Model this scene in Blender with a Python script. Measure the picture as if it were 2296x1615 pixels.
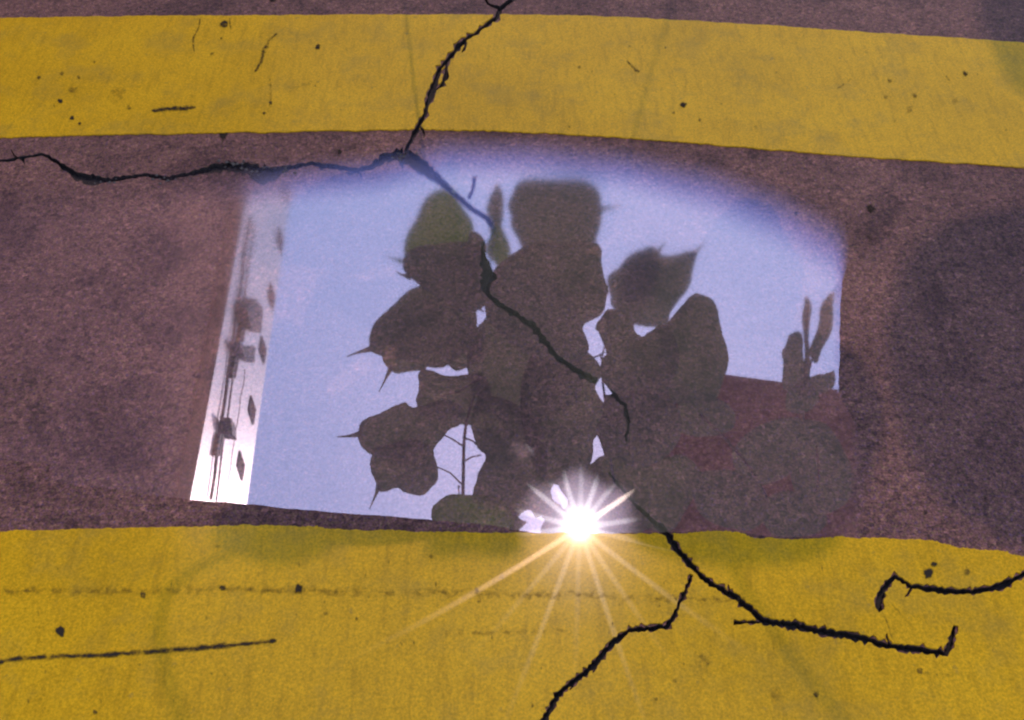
import bpy, bmesh, math, random
from mathutils import Vector, Matrix
from mathutils.geometry import delaunay_2d_cdt

for o in list(bpy.data.objects):
    bpy.data.objects.remove(o)
random.seed(11)
scene = bpy.context.scene
C = scene.collection

# ------------------------------------------------------------------ camera
CAM = Vector((0, 0, 1.0))
PITCH = math.radians(50)
LENS = 35.0
FPX = LENS / 36.0 * 2296.0
cam_d = bpy.data.cameras.new("camera")
cam_d.lens = LENS
cam_d.sensor_width = 36
cam_d.clip_start = 0.01
cam_d.clip_end = 3000
cam_o = bpy.data.objects.new("camera", cam_d)
C.objects.link(cam_o)
cam_o.location = CAM
cam_o.rotation_euler = (math.pi / 2 - PITCH, 0, 0)
scene.camera = cam_o
FWD = Vector((0, math.cos(PITCH), -math.sin(PITCH)))
UP = Vector((0, math.sin(PITCH), math.cos(PITCH)))
RIGHT = Vector((1, 0, 0))


def ray(x, y):
    return RIGHT * ((x - 1148.0) / FPX) + UP * ((807.5 - y) / FPX) + FWD


def ground(x, y):
    """point of the pavement plane seen along this sight line"""
    d = ray(x, y)
    p = CAM + d * (CAM.z / -d.z)
    return Vector((p.x, p.y, 0))


def mirrored(x, y, depth):
    """point of the world overhead whose mirror image in still water lies at that depth"""
    p = CAM + ray(x, y) * depth
    return Vector((p.x, p.y, -p.z))


# ------------------------------------------------------------------ sky and sun
SUN_PX = (1300, 1183)
sd = ray(*SUN_PX).normalized()
SUN = Vector((sd.x, sd.y, -sd.z))
elev = math.asin(SUN.z)
azim = math.atan2(SUN.x, SUN.y)
world = bpy.data.worlds.new("World")
scene.world = world
world.use_nodes = True
wn = world.node_tree
sky = wn.nodes.new("ShaderNodeTexSky")
sky.sky_type = 'NISHITA'
sky.sun_disc = False
sky.sun_elevation = elev
sky.sun_rotation = azim
sky.air_density = 1.4
sky.dust_density = 0.35
sky.ozone_density = 3.0
wn.links.new(sky.outputs[0], wn.nodes["Background"].inputs[0])
wn.nodes["Background"].inputs[1].default_value = 0.15

sun_d = bpy.data.lights.new("sun", 'SUN')
sun_d.energy = 0.5
sun_d.angle = math.radians(0.34)
sun_d.color = (1.0, 0.93, 0.84)
sun_o = bpy.data.objects.new("sun", sun_d)
C.objects.link(sun_o)
sun_o.rotation_euler = SUN.to_track_quat('Z', 'Y').to_euler()
sun_o.location = (0, 3, 12)

scene.view_settings.view_transform = 'Standard'
scene.view_settings.look = 'None'
scene.view_settings.exposure = 0.74
scene.view_settings.gamma = 1.0
scene.view_settings.use_curve_mapping = False
scene.render.engine = 'CYCLES'
scene.cycles.max_bounces = 8
scene.cycles.filter_width = 2.3
scene.cycles.transparent_max_bounces = 12


# ------------------------------------------------------------------ node helpers
def new_mat(name):
    m = bpy.data.materials.new(name)
    m.use_nodes = True
    nt = m.node_tree
    nt.nodes.clear()
    out = nt.nodes.new("ShaderNodeOutputMaterial")
    return m, nt, out


def node(nt, kind, **kw):
    n = nt.nodes.new(kind)
    for k, v in kw.items():
        if k == 'ins':
            for key, val in v.items():
                if hasattr(val, 'links') or hasattr(val, 'is_output'):
                    nt.links.new(val, n.inputs[key])
                else:
                    n.inputs[key].default_value = val
        else:
            setattr(n, k, v)
    return n


def noise(nt, co, scale, detail=4, rough=0.6, dist=0.0):
    return node(nt, "ShaderNodeTexNoise", ins={'Vector': co, 'Scale': scale, 'Detail': detail,
                                                'Roughness': rough, 'Distortion': dist}).outputs['Fac']


def ramp(nt, fac, stops):
    r = node(nt, "ShaderNodeValToRGB", ins={'Fac': fac})
    cr = r.color_ramp
    while len(cr.elements) < len(stops):
        cr.elements.new(0.5)
    for e, (p, c) in zip(cr.elements, stops):
        e.position = p
        e.color = (*c, 1) if len(c) == 3 else c
    return r.outputs['Color']


def mixc(nt, a, b, fac, mode='MIX'):
    n = node(nt, "ShaderNodeMix", data_type='RGBA', blend_type=mode)
    for sock, v in ((n.inputs['Factor'], fac), (n.inputs[6], a), (n.inputs[7], b)):
        if hasattr(v, 'is_output'):
            nt.links.new(v, sock)
        else:
            sock.default_value = v if not isinstance(v, tuple) else ((*v, 1) if len(v) == 3 else v)
    return n.outputs[2]


def math_n(nt, op, a, b=0.0, clamp=False):
    n = node(nt, "ShaderNodeMath", operation=op, use_clamp=clamp)
    for s, v in ((n.inputs[0], a), (n.inputs[1], b)):
        if hasattr(v, 'is_output'):
            nt.links.new(v, s)
        else:
            s.default_value = v
    return n.outputs[0]


def obj_co(nt):
    return node(nt, "ShaderNodeTexCoord").outputs['Object']


def bump(nt, height, strength, dist):
    return node(nt, "ShaderNodeBump", ins={'Height': height, 'Strength': strength, 'Distance': dist}).outputs[0]


# starburst put into the gloss: each lobe draws a ray from the sun's reflection
def tilt(x, y):
    v = (CAM - ground(x, y)).normalized()
    return (SUN + v).normalized()


def star_lobes(nt, base, lobes, warm=(1, 1, 1)):
    """adds narrow anisotropic glints (scratched glossy film) to a shader"""
    cur = base
    for ang, weight, rough, aniso, colr in lobes:
        a = math.radians(ang)
        h = tilt(SUN_PX[0] + 120 * math.cos(a), SUN_PX[1] - 120 * math.sin(a))
        t = Vector((h.x, h.y)).normalized()
        tang = (-t.y, t.x, 0.0)
        g = node(nt, "ShaderNodeBsdfAnisotropic", distribution='BECKMANN')
        g.inputs['Color'].default_value = (*[c * weight * w for c, w in zip(colr, warm)], 1)
        g.inputs['Roughness'].default_value = rough
        g.inputs['Anisotropy'].default_value = aniso
        cx = node(nt, "ShaderNodeCombineXYZ", ins={0: tang[0], 1: tang[1], 2: tang[2]})
        nt.links.new(cx.outputs[0], g.inputs['Tangent'])
        add = node(nt, "ShaderNodeAddShader")
        nt.links.new(cur, add.inputs[0])
        nt.links.new(g.outputs[0], add.inputs[1])
        cur = add.outputs[0]
    return cur


WARM = (1.0, 0.80, 0.74)
COOL = (0.85, 0.85, 1.0)
LOBES = [(34, 0.0015, 0.072, 0.92, WARM), (70, 0.0005, 0.068, 0.92, COOL), (107, 0.0005, 0.068, 0.92, COOL), (88, 0.0002, 0.06, 0.92, COOL),
         (8, 0.0004, 0.065, 0.92, COOL), (140, 0.0005, 0.068, 0.92, COOL), (52, 0.0003, 0.06, 0.92, COOL), (122, 0.0003, 0.06, 0.92, COOL), (165, 0.0004, 0.065, 0.92, COOL)]


# ------------------------------------------------------------------ materials
def mat_asphalt():
    m, nt, out = new_mat("asphalt")
    co = obj_co(nt)
    fine = noise(nt, co, 360, 3, 0.8)
    mid = noise(nt, co, 150, 4, 0.8)
    big = noise(nt, co, 3.2, 4, 0.6)
    vor = node(nt, "ShaderNodeTexVoronoi", ins={'Vector': co, 'Scale': 260.0})
    hue = ramp(nt, noise(nt, co, 250, 2, 0.8), [(0.32, (0.106, 0.056, 0.098)), (0.45, (0.200, 0.072, 0.064)),
                                                (0.55, (0.204, 0.082, 0.058)), (0.70, (0.152, 0.098, 0.044))])
    val = ramp(nt, mid, [(0.28, (0.45, 0.45, 0.45)), (0.5, (1.02, 1.02, 1.02)), (0.72, (1.65, 1.65, 1.65))])
    c = mixc(nt, hue, val, 1.0, 'MULTIPLY')
    val2 = ramp(nt, fine, [(0.32, (0.30, 0.28, 0.30)), (0.68, (1.90, 1.95, 1.85))])
    c = mixc(nt, c, val2, 1.0, 'MULTIPLY')
    val3 = ramp(nt, big, [(0.3, (0.74, 0.70, 0.76)), (0.7, (1.20, 1.16, 1.12))])
    c = mixc(nt, c, val3, 1.0, 'MULTIPLY')
    vs = node(nt, "ShaderNodeTexVoronoi", ins={'Vector': co, 'Scale': 170.0})
    sep = node(nt, "ShaderNodeSeparateColor", ins={0: vs.outputs['Color']})
    stone = ramp(nt, sep.outputs[0], [(0.0, (0.35, 0.33, 0.36)), (0.16, (0.55, 0.53, 0.57)), (0.22, (0.94, 0.94, 0.94)), (0.80, (1.08, 1.06, 1.06)), (0.9, (1.35, 1.38, 1.35)), (1.0, (1.9, 1.85, 1.8))])
    c = mixc(nt, c, stone, 0.6, 'MULTIPLY')
    stain = ramp(nt, noise(nt, co, 7.5, 6, 0.7, 0.6), [(0.36, (0.55, 0.52, 0.58)), (0.5, (0.95, 0.94, 0.95)), (0.7, (1.05, 1.03, 1.02))])
    c = mixc(nt, c, stain, 1.0, 'MULTIPLY')
    p = node(nt, "ShaderNodeBsdfPrincipled", ins={'Base Color': c, 'Roughness': 0.75})
    p.inputs['Specular IOR Level'].default_value = 0.25
    h = mixc(nt, fine, vor.outputs['Distance'], 0.5)
    nt.links.new(bump(nt, h, 0.5, 0.002), p.inputs['Normal'])
    nt.links.new(p.outputs[0], out.inputs[0])
    return m


def mat_paint():
    m, nt, out = new_mat("yellow_road_paint")
    co = obj_co(nt)
    big = noise(nt, co, 4.0, 5, 0.65)
    fine = noise(nt, co, 330, 3, 0.85)
    spots = noise(nt, co, 60, 4, 0.6)
    map_ = node(nt, "ShaderNodeMapping", ins={'Vector': co, 'Scale': (90, 14, 1)})
    streak = noise(nt, map_.outputs[0], 1.0, 4, 0.7)
    c = ramp(nt, big, [(0.25, (0.60, 0.285, 0.006)), (0.5, (0.72, 0.338, 0.006)), (0.75, (0.79, 0.380, 0.008))])
    c = mixc(nt, c, ramp(nt, fine, [(0.30, (0.66, 0.66, 0.5)), (0.70, (1.36, 1.36, 1.6))]), 1.0, 'MULTIPLY')
    c = mixc(nt, c, ramp(nt, streak, [(0.30, (0.80, 0.80, 0.85)), (0.5, (1, 1, 1))]), 1.0, 'MULTIPLY')
    dirt = ramp(nt, spots, [(0.66, (0, 0, 0)), (0.80, (0.75, 0.75, 0.75))])
    c = mixc(nt, c, (0.14, 0.10, 0.05), dirt)
    grime = ramp(nt, noise(nt, co, 11, 6, 0.7), [(0.50, (0, 0, 0)), (0.78, (0.5, 0.5, 0.5))])
    c = mixc(nt, c, (0.22, 0.15, 0.04), grime)
    p = node(nt, "ShaderNodeBsdfPrincipled", ins={'Base Color': c, 'Roughness': 0.6})
    p.inputs['Specular IOR Level'].default_value = 0.1
    h = mixc(nt, fine, streak, 0.4)
    nt.links.new(bump(nt, h, 0.35, 0.0012), p.inputs['Normal'])
    halo = node(nt, "ShaderNodeBsdfAnisotropic", distribution='GGX',
                ins={'Color': (0.0070, 0.0046, 0.0036, 1), 'Roughness': 0.17})
    core = node(nt, "ShaderNodeBsdfAnisotropic", distribution='GGX',
                ins={'Color': (0.003, 0.0026, 0.0018, 1), 'Roughness': 0.066})
    a1 = node(nt, "ShaderNodeAddShader")
    a2 = node(nt, "ShaderNodeAddShader")
    nt.links.new(p.outputs[0], a1.inputs[0]); nt.links.new(halo.outputs[0], a1.inputs[1])
    nt.links.new(a1.outputs[0], a2.inputs[0]); nt.links.new(core.outputs[0], a2.inputs[1])
    nt.links.new(star_lobes(nt, a2.outputs[0], LOBES, (0.52, 0.42, 0.34)), out.inputs[0])
    return m


def mat_water():
    m, nt, out = new_mat("still_water_film")
    mirror_fade = node(nt, "ShaderNodeAttribute", attribute_name="mirror_fade").outputs['Fac']  # mask that paints the soft edge and dimming of the reflection
    co = obj_co(nt)
    grain = noise(nt, co, 380, 2, 0.85)
    w = math_n(nt, 'MULTIPLY', 1.0, ramp(nt, grain, [(0.3, (0.86, 0.86, 0.86)), (0.7, (1.12, 1.12, 1.12))]))
    fac = math_n(nt, 'MULTIPLY', w, 0.39, True)
    inv = math_n(nt, 'SUBTRACT', 1.0, mirror_fade, True)
    blur = node(nt, "ShaderNodeAttribute", attribute_name="blur").outputs['Fac']
    rough = math_n(nt, 'ADD', math_n(nt, 'MULTIPLY', inv, 0.10), blur)
    rim = mixc(nt, (0.60, 0.50, 1.0), (1.0, 0.79, 0.95), ramp(nt, mirror_fade, [(0.45, (0, 0, 0)), (1.0, (1, 1, 1))]))  # violet of the sky's faded edge painted into the reflection tint
    tint = mixc(nt, (0.0, 0.0, 0.0), rim, fac)
    g = node(nt, "ShaderNodeBsdfAnisotropic", distribution='GGX', ins={'Color': tint, 'Roughness': rough})
    tcol = mixc(nt, (1.0, 1.0, 1.0), (0.80, 0.78, 0.76), fac)
    tr = node(nt, "ShaderNodeBsdfTransparent", ins={'Color': tcol})
    mx = node(nt, "ShaderNodeAddShader")
    nt.links.new(tr.outputs[0], mx.inputs[0]); nt.links.new(g.outputs[0], mx.inputs[1])
    lift = node(nt, "ShaderNodeBsdfDiffuse", ins={'Color': (0.026, 0.020, 0.017, 1)})      # even brown added to brighten the dark reflections
    lifted = node(nt, "ShaderNodeAddShader")
    nt.links.new(mx.outputs[0], lifted.inputs[0]); nt.links.new(lift.outputs[0], lifted.inputs[1])
    mx = lifted
    halo = node(nt, "ShaderNodeBsdfAnisotropic", distribution='GGX',
                ins={'Color': (0.0060, 0.0052, 0.0085, 1), 'Roughness': 0.17})
    core = node(nt, "ShaderNodeBsdfAnisotropic", distribution='GGX',
                ins={'Color': (0.004, 0.004, 0.004, 1), 'Roughness': 0.066})
    a1 = node(nt, "ShaderNodeAddShader")
    a2 = node(nt, "ShaderNodeAddShader")
    nt.links.new(mx.outputs[0], a1.inputs[0]); nt.links.new(halo.outputs[0], a1.inputs[1])
    nt.links.new(a1.outputs[0], a2.inputs[0]); nt.links.new(core.outputs[0], a2.inputs[1])
    fade_mix = node(nt, "ShaderNodeMixShader", ins={0: mirror_fade})
    tr2 = node(nt, "ShaderNodeBsdfTransparent")
    nt.links.new(tr2.outputs[0], fade_mix.inputs[1])
    nt.links.new(star_lobes(nt, a2.outputs[0], LOBES), fade_mix.inputs[2])
    nt.links.new(fade_mix.outputs[0], out.inputs[0])
    return m


def mat_crack():
    m, nt, out = new_mat("crack_dirt")
    co = obj_co(nt)
    c = ramp(nt, noise(nt, co, 250, 4), [(0.3, (0.030, 0.020, 0.020)), (0.7, (0.085, 0.055, 0.048))])
    p = node(nt, "ShaderNodeBsdfPrincipled", ins={'Base Color': c, 'Roughness': 0.95})
    p.inputs['Specular IOR Level'].default_value = 0.1
    nt.links.new(p.outputs[0], out.inputs[0])
    return m


def mat_scuff():
    m, nt, out = new_mat("rubber_scuff")
    co = obj_co(nt)
    fade = node(nt, "ShaderNodeAttribute", attribute_name="fade").outputs['Fac']
    n = noise(nt, co, 120, 5, 0.75)
    k = math_n(nt, 'ADD', math_n(nt, 'MULTIPLY', math_n(nt, 'SUBTRACT', n, 0.5), 2.6), fade)
    a = math_n(nt, 'MULTIPLY', math_n(nt, 'SUBTRACT', k, 0.30), 1.5, True)
    a = math_n(nt, 'MULTIPLY', a, math_n(nt, 'MULTIPLY', fade, 1.25, True))
    d = node(nt, "ShaderNodeBsdfDiffuse", ins={'Color': (0.045, 0.030, 0.022, 1)})
    t = node(nt, "ShaderNodeBsdfTransparent")
    mx = node(nt, "ShaderNodeMixShader", ins={0: a})
    nt.links.new(t.outputs[0], mx.inputs[1]); nt.links.new(d.outputs[0], mx.inputs[2])
    nt.links.new(mx.outputs[0], out.inputs[0])
    return m


def mat_leaf(name, col, trans):
    m, nt, out = new_mat(name)
    co = obj_co(nt)
    n = noise(nt, co, 22, 5, 0.65)
    c = mixc(nt, tuple(v * 0.6 for v in col), tuple(v * 1.4 for v in col), n)
    d = node(nt, "ShaderNodeBsdfPrincipled", ins={'Base Color': c, 'Roughness': 0.5})
    d.inputs['Specular IOR Level'].default_value = 0.2
    t = node(nt, "ShaderNodeBsdfTranslucent", ins={'Color': (*trans, 1)})
    mx = node(nt, "ShaderNodeMixShader", ins={0: 0.55})
    nt.links.new(d.outputs[0], mx.inputs[1]); nt.links.new(t.outputs[0], mx.inputs[2])
    nt.links.new(mx.outputs[0], out.inputs[0])
    return m


def mat_simple(name, a, b, scale, rough=0.8, spec=0.3, bumpd=0.0):
    m, nt, out = new_mat(name)
    co = obj_co(nt)
    n = noise(nt, co, scale, 5, 0.65)
    c = mixc(nt, a, b, n)
    p = node(nt, "ShaderNodeBsdfPrincipled", ins={'Base Color': c, 'Roughness': rough})
    p.inputs['Specular IOR Level'].default_value = spec
    if bumpd:
        nt.links.new(bump(nt, n, 0.4, bumpd), p.inputs['Normal'])
    nt.links.new(p.outputs[0], out.inputs[0])
    return m


M = {
    'asphalt': mat_asphalt(), 'paint': mat_paint(), 'water': mat_water(), 'crack': mat_crack(), 'scuff': mat_scuff(),
    'leaf': mat_leaf("dark_leaf", (0.055, 0.058, 0.030), (0.55, 0.55, 0.33)),
    'leaf_light': mat_leaf("pale_green_leaf", (0.10, 0.14, 0.025), (0.55, 0.70, 0.12)),  # paler, greener copy of the leaf colour
    'stem': mat_simple("stem_bark", (0.05, 0.035, 0.025), (0.09, 0.06, 0.04), 60),
    'terracotta': mat_simple("terracotta_render", (0.48, 0.22, 0.14), (0.60, 0.30, 0.20), 8, 0.9, 0.2, 0.004),
    'redwall': mat_simple("red_brown_render", (0.16, 0.058, 0.048), (0.24, 0.088, 0.074), 1.2, 0.95, 0.05, 0.003),
    'white': mat_simple("glazed_white_cladding", (0.86, 0.74, 0.62), (0.94, 0.82, 0.70), 1.5, 0.55, 1.0),
    'dark': mat_simple("dark_metal", (0.03, 0.025, 0.028), (0.06, 0.05, 0.05), 20, 0.6),
    'glass': mat_simple("dark_window_glass", (0.030, 0.014, 0.016), (0.05, 0.025, 0.025), 6, 1.0, 0.0),
    'pane': mat_simple("amber_window", (0.16, 0.05, 0.03), (0.22, 0.08, 0.05), 4, 0.8, 0.1),
    'soil': mat_simple("soil", (0.03, 0.02, 0.015), (0.06, 0.04, 0.03), 40, 1.0, 0.0),
    'pebble': mat_simple("pale_grit", (0.10, 0.075, 0.07), (0.18, 0.13, 0.12), 90, 0.9, 0.1),
}


cl = next(n for n in M['white'].node_tree.nodes if n.type == 'BSDF_PRINCIPLED')      # metallic gloss and coat added so the facade glares in the sun
cl.inputs['Metallic'].default_value = 0.6
cl.inputs['Coat Weight'].default_value = 1.0
cl.inputs['Coat Roughness'].default_value = 0.38


# ------------------------------------------------------------------ object helpers
def link(name, me, mat, parent=None):
    o = bpy.data.objects.new(name, me)
    C.objects.link(o)
    if mat is not None:
        me.materials.append(mat)
    if parent is not None:
        o.parent = parent
        o.matrix_parent_inverse = Matrix.Translation(-parent.location)
    return o


def tag(o, label=None, cat=None, group=None, kind=None):
    for k, v in (('label', label), ('category', cat), ('group', group), ('kind', kind)):
        if v:
            o[k] = v
    return o


def empty(name, loc):
    o = bpy.data.objects.new(name, None)
    C.objects.link(o)
    o.location = loc
    return o


def pydata(name, verts, faces):
    me = bpy.data.meshes.new(name)
    me.from_pydata([tuple(v) for v in verts], [], faces)
    me.update()
    return me


def tube(points, radii, seg=6):
    verts, faces = [], []
    n = len(points)
    for i, p in enumerate(points):
        a = points[max(i - 1, 0)]
        b = points[min(i + 1, n - 1)]
        t = (b - a).normalized()
        s = t.cross(Vector((0.3, 0.5, 0.81))).normalized()
        q = t.cross(s)
        for k in range(seg):
            an = 2 * math.pi * k / seg
            verts.append(p + (s * math.cos(an) + q * math.sin(an)) * radii[i])
    for i in range(n - 1):
        for k in range(seg):
            faces.append((i * seg + k, i * seg + (k + 1) % seg, (i + 1) * seg + (k + 1) % seg, (i + 1) * seg + k))
    faces.append(tuple(range(seg))[::-1])
    faces.append(tuple(range((n - 1) * seg, n * seg)))
    return verts, faces


def smooth(me):
    for p in me.polygons:
        p.use_smooth = True


def catmull(pts, per=6, closed=True):
    out = []
    n = len(pts)
    rng = range(n) if closed else range(n - 1)
    for i in rng:
        if closed:
            p0, p1, p2, p3 = pts[i - 1], pts[i], pts[(i + 1) % n], pts[(i + 2) % n]
        else:
            p0, p1, p2, p3 = pts[max(i - 1, 0)], pts[i], pts[i + 1], pts[min(i + 2, n - 1)]
        for k in range(per):
            t = k / per
            out.append(tuple(0.5 * (2 * b + (c - a) * t + (2 * a - 5 * b + 4 * c - d) * t * t + (3 * b - a - 3 * c + d) * t ** 3)
                             for a, b, c, d in zip(p0, p1, p2, p3)))
    if not closed:
        out.append(tuple(pts[-1]))
    return out


# ------------------------------------------------------------------ the pavement: cracks first, as strips in the plane
CRACKS = {   # x, y, width along the course of each crack
    'a': [(1152, -60, 9), (1150, -5, 10), (1122, 20, 11), (1113, 40, 10), (1080, 66, 7), (1042, 92, 8), (1030, 104, 12), (1010, 125, 7),
          (986, 155, 8), (975, 186, 11), (968, 214, 11), (952, 256, 8), (937, 284, 10), (925, 312, 8), (908, 342, 9)],
    'a2': [(1084, -8, 5), (1094, 8, 7), (1120, 20, 7)],
    'a3': [(1006, 128, 4), (1001, 146, 4), (1000, 172, 9), (988, 196, 7), (972, 208, 5)],
    'b': [(-60, 366, 6), (-10, 362, 7), (45, 355, 6), (95, 347, 6), (128, 364, 8), (165, 388, 17), (200, 402, 23), (250, 404, 10), (330, 393, 8),
          (380, 400, 9), (432, 389, 9), (480, 376, 18), (520, 373, 23), (560, 380, 28), (592, 390, 38), (620, 384, 24), (650, 374, 10),
          (700, 367, 10), (750, 374, 9), (798, 384, 10), (835, 372, 13), (862, 352, 20), (905, 346, 30)],
    'c': [(905, 346, 32), (930, 362, 42), (955, 382, 32), (985, 406, 15), (1020, 438, 9), (1058, 470, 8), (1093, 492, 9), (1108, 512, 11),
          (1096, 535, 7), (1082, 552, 7), (1084, 575, 14), (1094, 600, 30), (1096, 625, 30), (1091, 648, 18), (1098, 664, 10), (1120, 682, 10), (1160, 708, 11),
          (1192, 732, 14), (1216, 762, 12), (1246, 800, 11), (1290, 830, 12), (1338, 856, 15), (1376, 886, 11), (1400, 908, 9),
          (1411, 945, 8), (1404, 990, 4)],
    'd': [(1366, 1058, 4), (1396, 1100, 6), (1440, 1148, 8), (1488, 1188, 15), (1510, 1220, 14), (1546, 1266, 12), (1600, 1315, 11),
          (1648, 1338, 13), (1690, 1376, 12), (1714, 1394, 16), (1800, 1406, 14), (1900, 1427, 13), (2000, 1450, 12), (2120, 1467, 13),
          (2134, 1442, 11), (2140, 1404, 6)],
    'e': [(1552, 1290, 4), (1536, 1328, 7), (1512, 1378, 8), (1490, 1408, 12), (1412, 1412, 9), (1370, 1446, 12), (1330, 1495, 12),
          (1282, 1530, 10), (1250, 1562, 12), (1218, 1618, 12), (1200, 1660, 12)],
    'f': [(2360, 1278, 8), (2300, 1286, 8), (2242, 1316, 16), (2180, 1330, 11), (2110, 1326, 14), (2042, 1318, 10), (2006, 1296, 9), (1982, 1322, 13),
          (1968, 1362, 15), (1975, 1372, 6)],
    'g': [(1644, 1398, 9), (1668, 1399, 5), (1714, 1395, 6)],
    'h': [(1064, 400, 5), (1060, 425, 4), (1048, 455, 3)],
}


rs = random.Random(42)
for key in ('a', 'b', 'c', 'd', 'e', 'f'):
    base = CRACKS[key]
    for k in range(4 if key in 'bcd' else 2):
        x, y, w = base[rs.randrange(2, len(base) - 2)]
        an = rs.uniform(0, 6.28)
        L = rs.uniform(14, 34)
        CRACKS['%s_spur%d' % (key, k)] = [(x, y, 5), (x + L * .5 * math.cos(an), y + L * .5 * math.sin(an), 4), (x + L * math.cos(an + .4), y + L * math.sin(an + .4), 1.5)]


def crack_quads(key, pts, lip=1.0, add=0.0):
    rnd = random.Random(sum(ord(c) for c in key) * 31)
    rnd2 = random.Random(len(pts))
    line = catmull(pts, 1, False)
    dense = []
    for i in range(len(line) - 1):
        a, b = line[i], line[i + 1]
        L = math.hypot(b[0] - a[0], b[1] - a[1])
        k = max(1, int(L / 6.5))
        for j in range(k):
            t = j / k
            dense.append(tuple(a[q] + (b[q] - a[q]) * t for q in range(3)))
    dense.append(line[-1])
    lv, rv = [], []
    wob = 0.0
    for i, (x, y, w) in enumerate(dense):
        p = dense[max(i - 1, 0)]
        q = dense[min(i + 1, len(dense) - 1)]
        tx, ty = q[0] - p[0], q[1] - p[1]
        l = math.hypot(tx, ty) or 1
        nx, ny = -ty / l, tx / l
        ends = i in (0, len(dense) - 1)
        wob = 0.75 * wob + rnd.uniform(-1.3, 1.3)
        if ends:
            wob *= 0.3
        wl = w * 0.5 * rnd.uniform(0.65, 1.45)
        wr = w * 0.5 * rnd.uniform(0.65, 1.45)
        if rnd.random() < 0.05:
            wl *= 1.7
        wl = wl * lip + add * rnd2.random() ** 3
        wr = wr * lip + add * rnd2.random() ** 3
        lv.append(ground(x + nx * (wob + wl), y + ny * (wob + wl)))
        rv.append(ground(x + nx * (wob - wr), y + ny * (wob - wr)))
    return lv, rv


def in_poly(poly, x, y):
    r = False
    j = len(poly) - 1
    for i in range(len(poly)):
        xi, yi = poly[i][0], poly[i][1]
        xj, yj = poly[j][0], poly[j][1]
        if (yi > y) != (yj > y) and x < (xj - xi) * (y - yi) / (yj - yi) + xi:
            r = not r
        j = i
    return r


def sheet_with_cracks(outline, ribbons=None):
    """triangulates an outline and tells the crack triangles from the rest"""
    verts = [Vector((p[0], p[1])) for p in outline]
    n0 = len(verts)
    edges = [(i, (i + 1) % n0) for i in range(n0)]
    quads = []
    for key in CRACKS:
        lv, rv = (ribbons or RIBBON)[key]
        b = len(verts)
        verts += [Vector((p.x, p.y)) for p in lv] + [Vector((p.x, p.y)) for p in rv]
        n = len(lv)
        edges += [(b, b + n), (b + n - 1, b + 2 * n - 1)]
        for i in range(n - 1):
            edges += [(b + i, b + i + 1), (b + n + i, b + n + i + 1)]
            q = [lv[i], lv[i + 1], rv[i + 1], rv[i]]
            quads.append((key, [(p.x, p.y) for p in q], min(p.x for p in q), max(p.x for p in q), min(p.y for p in q), max(p.y for p in q)))
    ov, oe, of, _, _, _ = delaunay_2d_cdt(verts, edges, [], 0, 1e-7, True)
    ox0, ox1 = min(p[0] for p in outline), max(p[0] for p in outline)
    oy0, oy1 = min(p[1] for p in outline), max(p[1] for p in outline)
    keep, cut = [], {}
    for f in of:
        cx = sum(ov[i].x for i in f) / 3
        cy = sum(ov[i].y for i in f) / 3
        if not (ox0 < cx < ox1 and oy0 < cy < oy1) or not in_poly(outline, cx, cy):
            continue
        for key, q, x0, x1, y0, y1 in quads:
            if x0 <= cx <= x1 and y0 <= cy <= y1 and in_poly(q, cx, cy):
                cut.setdefault(key, []).append(f)
                break
        else:
            keep.append(f)
    return ov, keep, cut


RIBBON = {k: crack_quads(k, v) for k, v in CRACKS.items()}
LIPS = {k: crack_quads(k, v, 1.08, 7.0) for k, v in CRACKS.items()}
BIG = 400.0
ov, keep, cut = sheet_with_cracks([(-BIG, -BIG), (BIG, -BIG), (BIG, BIG), (-BIG, BIG)])


def up_face(vs, f):
    a, b, c = (vs[i] for i in f[:3])
    return tuple(f) if (b.x - a.x) * (c.y - a.y) - (b.y - a.y) * (c.x - a.x) > 0 else tuple(reversed(f))


road = link("road", pydata("road", [(v.x, v.y, 0) for v in ov], [up_face(ov, f) for f in keep]), M['asphalt'])
tag(road, "purple grey cracked asphalt road surface with an added mirroring puddle", kind='structure')

all_cut = {}
for key, fs in cut.items():
    for f in fs:
        for i in range(3):
            e = tuple(sorted((f[i], f[(i + 1) % 3])))
            all_cut[e] = all_cut.get(e, 0) + 1
CRACK_LABEL = {'a': "jagged crack crossing the upper yellow stripe", 'b': "wide ragged crack running left along the asphalt",
               'c': "long crack slanting through the puddle", 'd': "crack crossing the lower stripe to the right",
               'e': "crack running down the lower stripe to the near edge", 'f': "short hooked crack at the right of the lower stripe"}
for key, fs in cut.items():
    depth = 0.009
    used = {}
    verts, faces = [], []

    def vid(i, low):
        k = (i, low)
        if k not in used:
            used[k] = len(verts)
            verts.append((ov[i].x, ov[i].y, -depth if low else 0.0))
        return used[k]
    for f in fs:
        faces.append(tuple(vid(i, 1) for i in up_face(ov, f)))
        for i in range(3):
            a, b = f[i], f[(i + 1) % 3]
            if all_cut[tuple(sorted((a, b)))] == 1:
                faces.append((vid(a, 0), vid(b, 0), vid(b, 1), vid(a, 1)))
    c = link("crack", pydata("crack", verts, faces), M['crack'], road)
    if key in CRACK_LABEL:
        c["label"] = CRACK_LABEL[key]

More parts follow.
